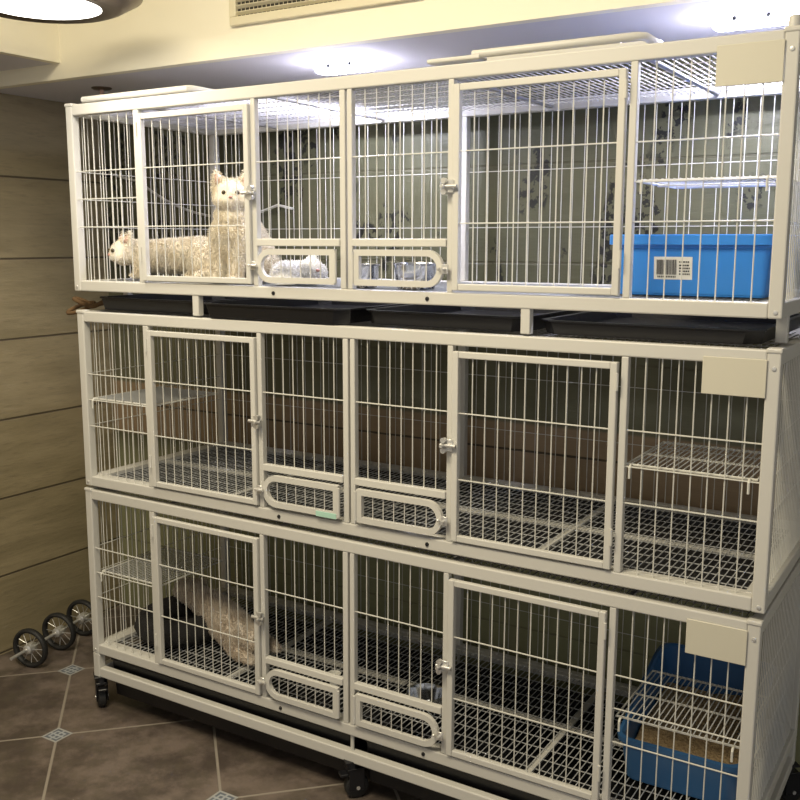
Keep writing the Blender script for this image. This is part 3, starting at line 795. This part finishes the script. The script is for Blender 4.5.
# ------------------------------------------------------------------ wheels on an axle
e = thing('wheel_set', 'three black tyred wheels on a steel axle lying by the left tiled wall', 'wheels', (-0.44, 0.17, 0))
axd = Vector((-0.22, 0.975, 0)).normalized()
def wheel(c, R=0.069):
    rot = axd.to_track_quat('Z', 'Y').to_matrix().to_4x4(); Mx = Matrix.Translation(c) @ rot
    bm = bm_new(); t = bm_new(); n, k = 40, 10; rings = []
    for i in range(n):
        a = 2*PI*i/n
        rings.append([t.verts.new(((R-0.008+0.008*math.cos(2*PI*j/k))*math.cos(a), (R-0.008+0.008*math.cos(2*PI*j/k))*math.sin(a), 0.012*math.sin(2*PI*j/k))) for j in range(k)])
    for i in range(n):
        A, Bq = rings[i], rings[(i+1) % n]
        for j in range(k): t.faces.new((A[j], A[(j+1)%k], Bq[(j+1)%k], Bq[j]))
    merge(bm, t, Mx); w = obj('wheel', bm, M_RUBBER, e, True, 180)
    bm = bm_new(); t = bm_new()
    for i in range(12):
        a = 2*PI*i/12; s_ = 0.007 if i % 2 else -0.007
        rod(t, (0.012*math.cos(a), 0.012*math.sin(a), s_), (0.054*math.cos(a), 0.054*math.sin(a), 0), 0.0011, 5)
    merge(bm, t, Mx); obj('spokes', bm, M_CHROME, w)
    bm = bm_new(); t = bm_new()
    lathe(t, [(0.009, -0.022), (0.016, -0.018), (0.018, -0.004), (0.018, 0.004), (0.016, 0.018), (0.009, 0.022)], (0,0,0), 18)
    merge(bm, t, Mx); obj('hub', bm, M_CHROME, w, True)
c0 = Vector((0.012, -0.080, 0.069))
for d in (0.0, 0.150, 0.285): wheel(c0 + axd*d)
bm = bm_new(); rod(bm, c0-axd*0.095, c0+axd*0.33, 0.0055, 12); obj('axle', bm, M_CHROME, e, True)

# ------------------------------------------------------------------ air grille, pendant lamp, LED fixtures
e = thing('vent_grille', 'ivory air vent grille set in the cream bulkhead face', 'vent', (0.78, YF, 2.09))
x0, x1, z0, z1 = -0.295, 0.295, -0.088, 0.088
bm = bm_new()
for a in ((x0, x1, z0, z0+0.022), (x0, x1, z1-0.022, z1), (x0, x0+0.022, z0+0.022, z1-0.022), (x1-0.022, x1, z0+0.022, z1-0.022)):
    rbox(bm, a[0], a[1], -0.012, 0.002, a[2], a[3], 0.002)
obj('grille_frame', bm, M_GRILLE, e)
bm = bm_new(); box(bm, x0+0.02, x1-0.02, -0.0015, 0.001, z0+0.02, z1-0.02); obj('duct_shade_sheet', bm, M_DUCT, e)  # flat dark sheet on the face, standing in for the shaded duct
bm = bm_new(); z = z0+0.030
while z < z1-0.024:
    t = bm_new(); box(t, x0+0.02, x1-0.02, -0.006, 0.006, -0.0011, 0.0011)
    merge(bm, t, Matrix.Translation((0, -0.005, z)) @ Matrix.Rotation(math.radians(-35), 4, 'X')); z += 0.0165
obj('louvre', bm, M_GRILLE, e)
bm = bm_new(); x = x0+0.034
while x < x1-0.03: box(bm, x-0.0006, x+0.0006, -0.0025, -0.0015, z0+0.022, z1-0.022); x += 0.014
obj('grille_bars', bm, M_GRILLE, e)

LC = (0.245, -0.258)
e = thing('pendant_lamp', 'round bronze pendant lamp with a glowing white disc, hanging at the upper left', 'lamp', (LC[0], LC[1], 2.0))
bm = bm_new(); lathe(bm, [(0.150, 0.0), (0.170, -0.003), (0.190, 0.004), (0.235, 0.030), (0.245, 0.055), (0.225, 0.085), (0.13, 0.13), (0.04, 0.16), (0.02, 0.165), (0.018, 0.15), (0.12, 0.115), (0.18, 0.08), (0.150, 0.006)], (0,0,0), 56)
obj('lamp_shade', bm, M_BRONZE, e, True, 40)
bm = bm_new(); lathe(bm, [(0.001, -0.004), (0.10, -0.003), (0.149, 0.001), (0.149, 0.006), (0.001, 0.006)], (0,0,0), 56); obj('diffuser', bm, M_DISC, e, True, 40)
bm = bm_new(); rod(bm, (0,0,0.16), (0,0,0.63), 0.005, 8); obj('lamp_cord', bm, M_BLACK, e, True)
bm = bm_new(); lathe(bm, [(0.05, 0.63), (0.05, 0.648), (0.02, 0.65)], (0,0,0), 24); obj('ceiling_rose', bm, M_BRONZE, e, True)

for x, y, lb in ((0.709, 0.357, 'cool white LED light on the bulkhead underside above the centre post'), (1.785, 0.342, 'cool white LED light on the bulkhead underside above the card plate end')):
    e = thing('led_light', lb, 'light', (x, y, ZB), 'LED lights under the bulkhead')
    bm = bm_new(); rbox(bm, -0.085, 0.085, -0.030, 0.030, -0.028, 0.0, 0.008); obj('diffuser', bm, M_LED, e, True)
    for sx in (-0.035, 0.035):
        bm = bm_new(); lathe(bm, [(0.006, 0.002), (0.006, -0.002), (0.003, -0.005)], (sx, -0.030, -0.013), 12, 'Y'); obj('screw', bm, M_BLACK, e, True)

e = thing('soffit_fitting', 'small round dark fitting with a pinkish nub under the bulkhead near the left wall', 'fitting', (-0.225, 0.335, ZB))
bm = bm_new(); lathe(bm, [(0.032, 0.0), (0.032, -0.003), (0.026, -0.006), (0.002, -0.0065)], (0,0,0), 24); obj('base_plate', bm, M_BRONZE, e, True)
bm = bm_new(); lathe(bm, [(0.006, -0.005), (0.006, -0.022), (0.009, -0.024), (0.009, -0.030), (0.003, -0.032)], (0,0,0), 14); obj('nub', bm, M_EAR, e, True)

# ------------------------------------------------------------------ lights
def area(name, loc, rot, sx, sy, power, col):
    l = bpy.data.lights.new(name, 'AREA'); l.shape = 'RECTANGLE'; l.size = sx; l.size_y = sy; l.energy = power; l.color = col
    o = bpy.data.objects.new(name, l); COL.objects.link(o); o.location = loc; o.rotation_euler = rot; return o
area('room_ceiling_light', (1.05, -1.25, 2.63), (0, 0, 0), 1.1, 0.6, 62, (1.0, 0.88, 0.64))
for x, y in ((0.709, 0.357), (1.785, 0.342)):
    area('led_throw', (x, y, ZB-0.036), (0, 0, 0), 0.16, 0.06, 7, (0.80, 0.82, 1.0))
area('pendant_throw', (LC[0], LC[1], 1.99), (0, 0, 0), 0.2, 0.2, 4, (1.0, 0.92, 0.76))
w = bpy.data.worlds.new('World'); S.world = w; w.use_nodes = True
bg = w.node_tree.nodes['Background']; bg.inputs[0].default_value = (1.0, 0.98, 0.94, 1); bg.inputs[1].default_value = 0.50

# ------------------------------------------------------------------ camera
cd = bpy.data.cameras.new('camera'); cam = bpy.data.objects.new('camera', cd); COL.objects.link(cam)
cd.sensor_width = 36; cd.lens = 965.885/800*36; cd.clip_start = 0.05
r = ((0.8527655734142485, 0.5222913315192561, 0.0016253674385749667), (-0.08577303968699184, 0.13697392707852235, 0.9868541578995077), (-0.5152027391836409, 0.8416946645432238, -0.16160516457447488))
Mx = Matrix(((r[0][0], r[1][0], -r[2][0], 2.27424), (r[0][1], r[1][1], -r[2][1], -1.91061), (r[0][2], r[1][2], -r[2][2], 1.438775), (0,0,0,1)))
cam.matrix_world = Mx
S.camera = cam
S.view_settings.view_transform = 'Standard'; S.view_settings.look = 'None'; S.view_settings.gamma = 1; S.view_settings.exposure = 0.0
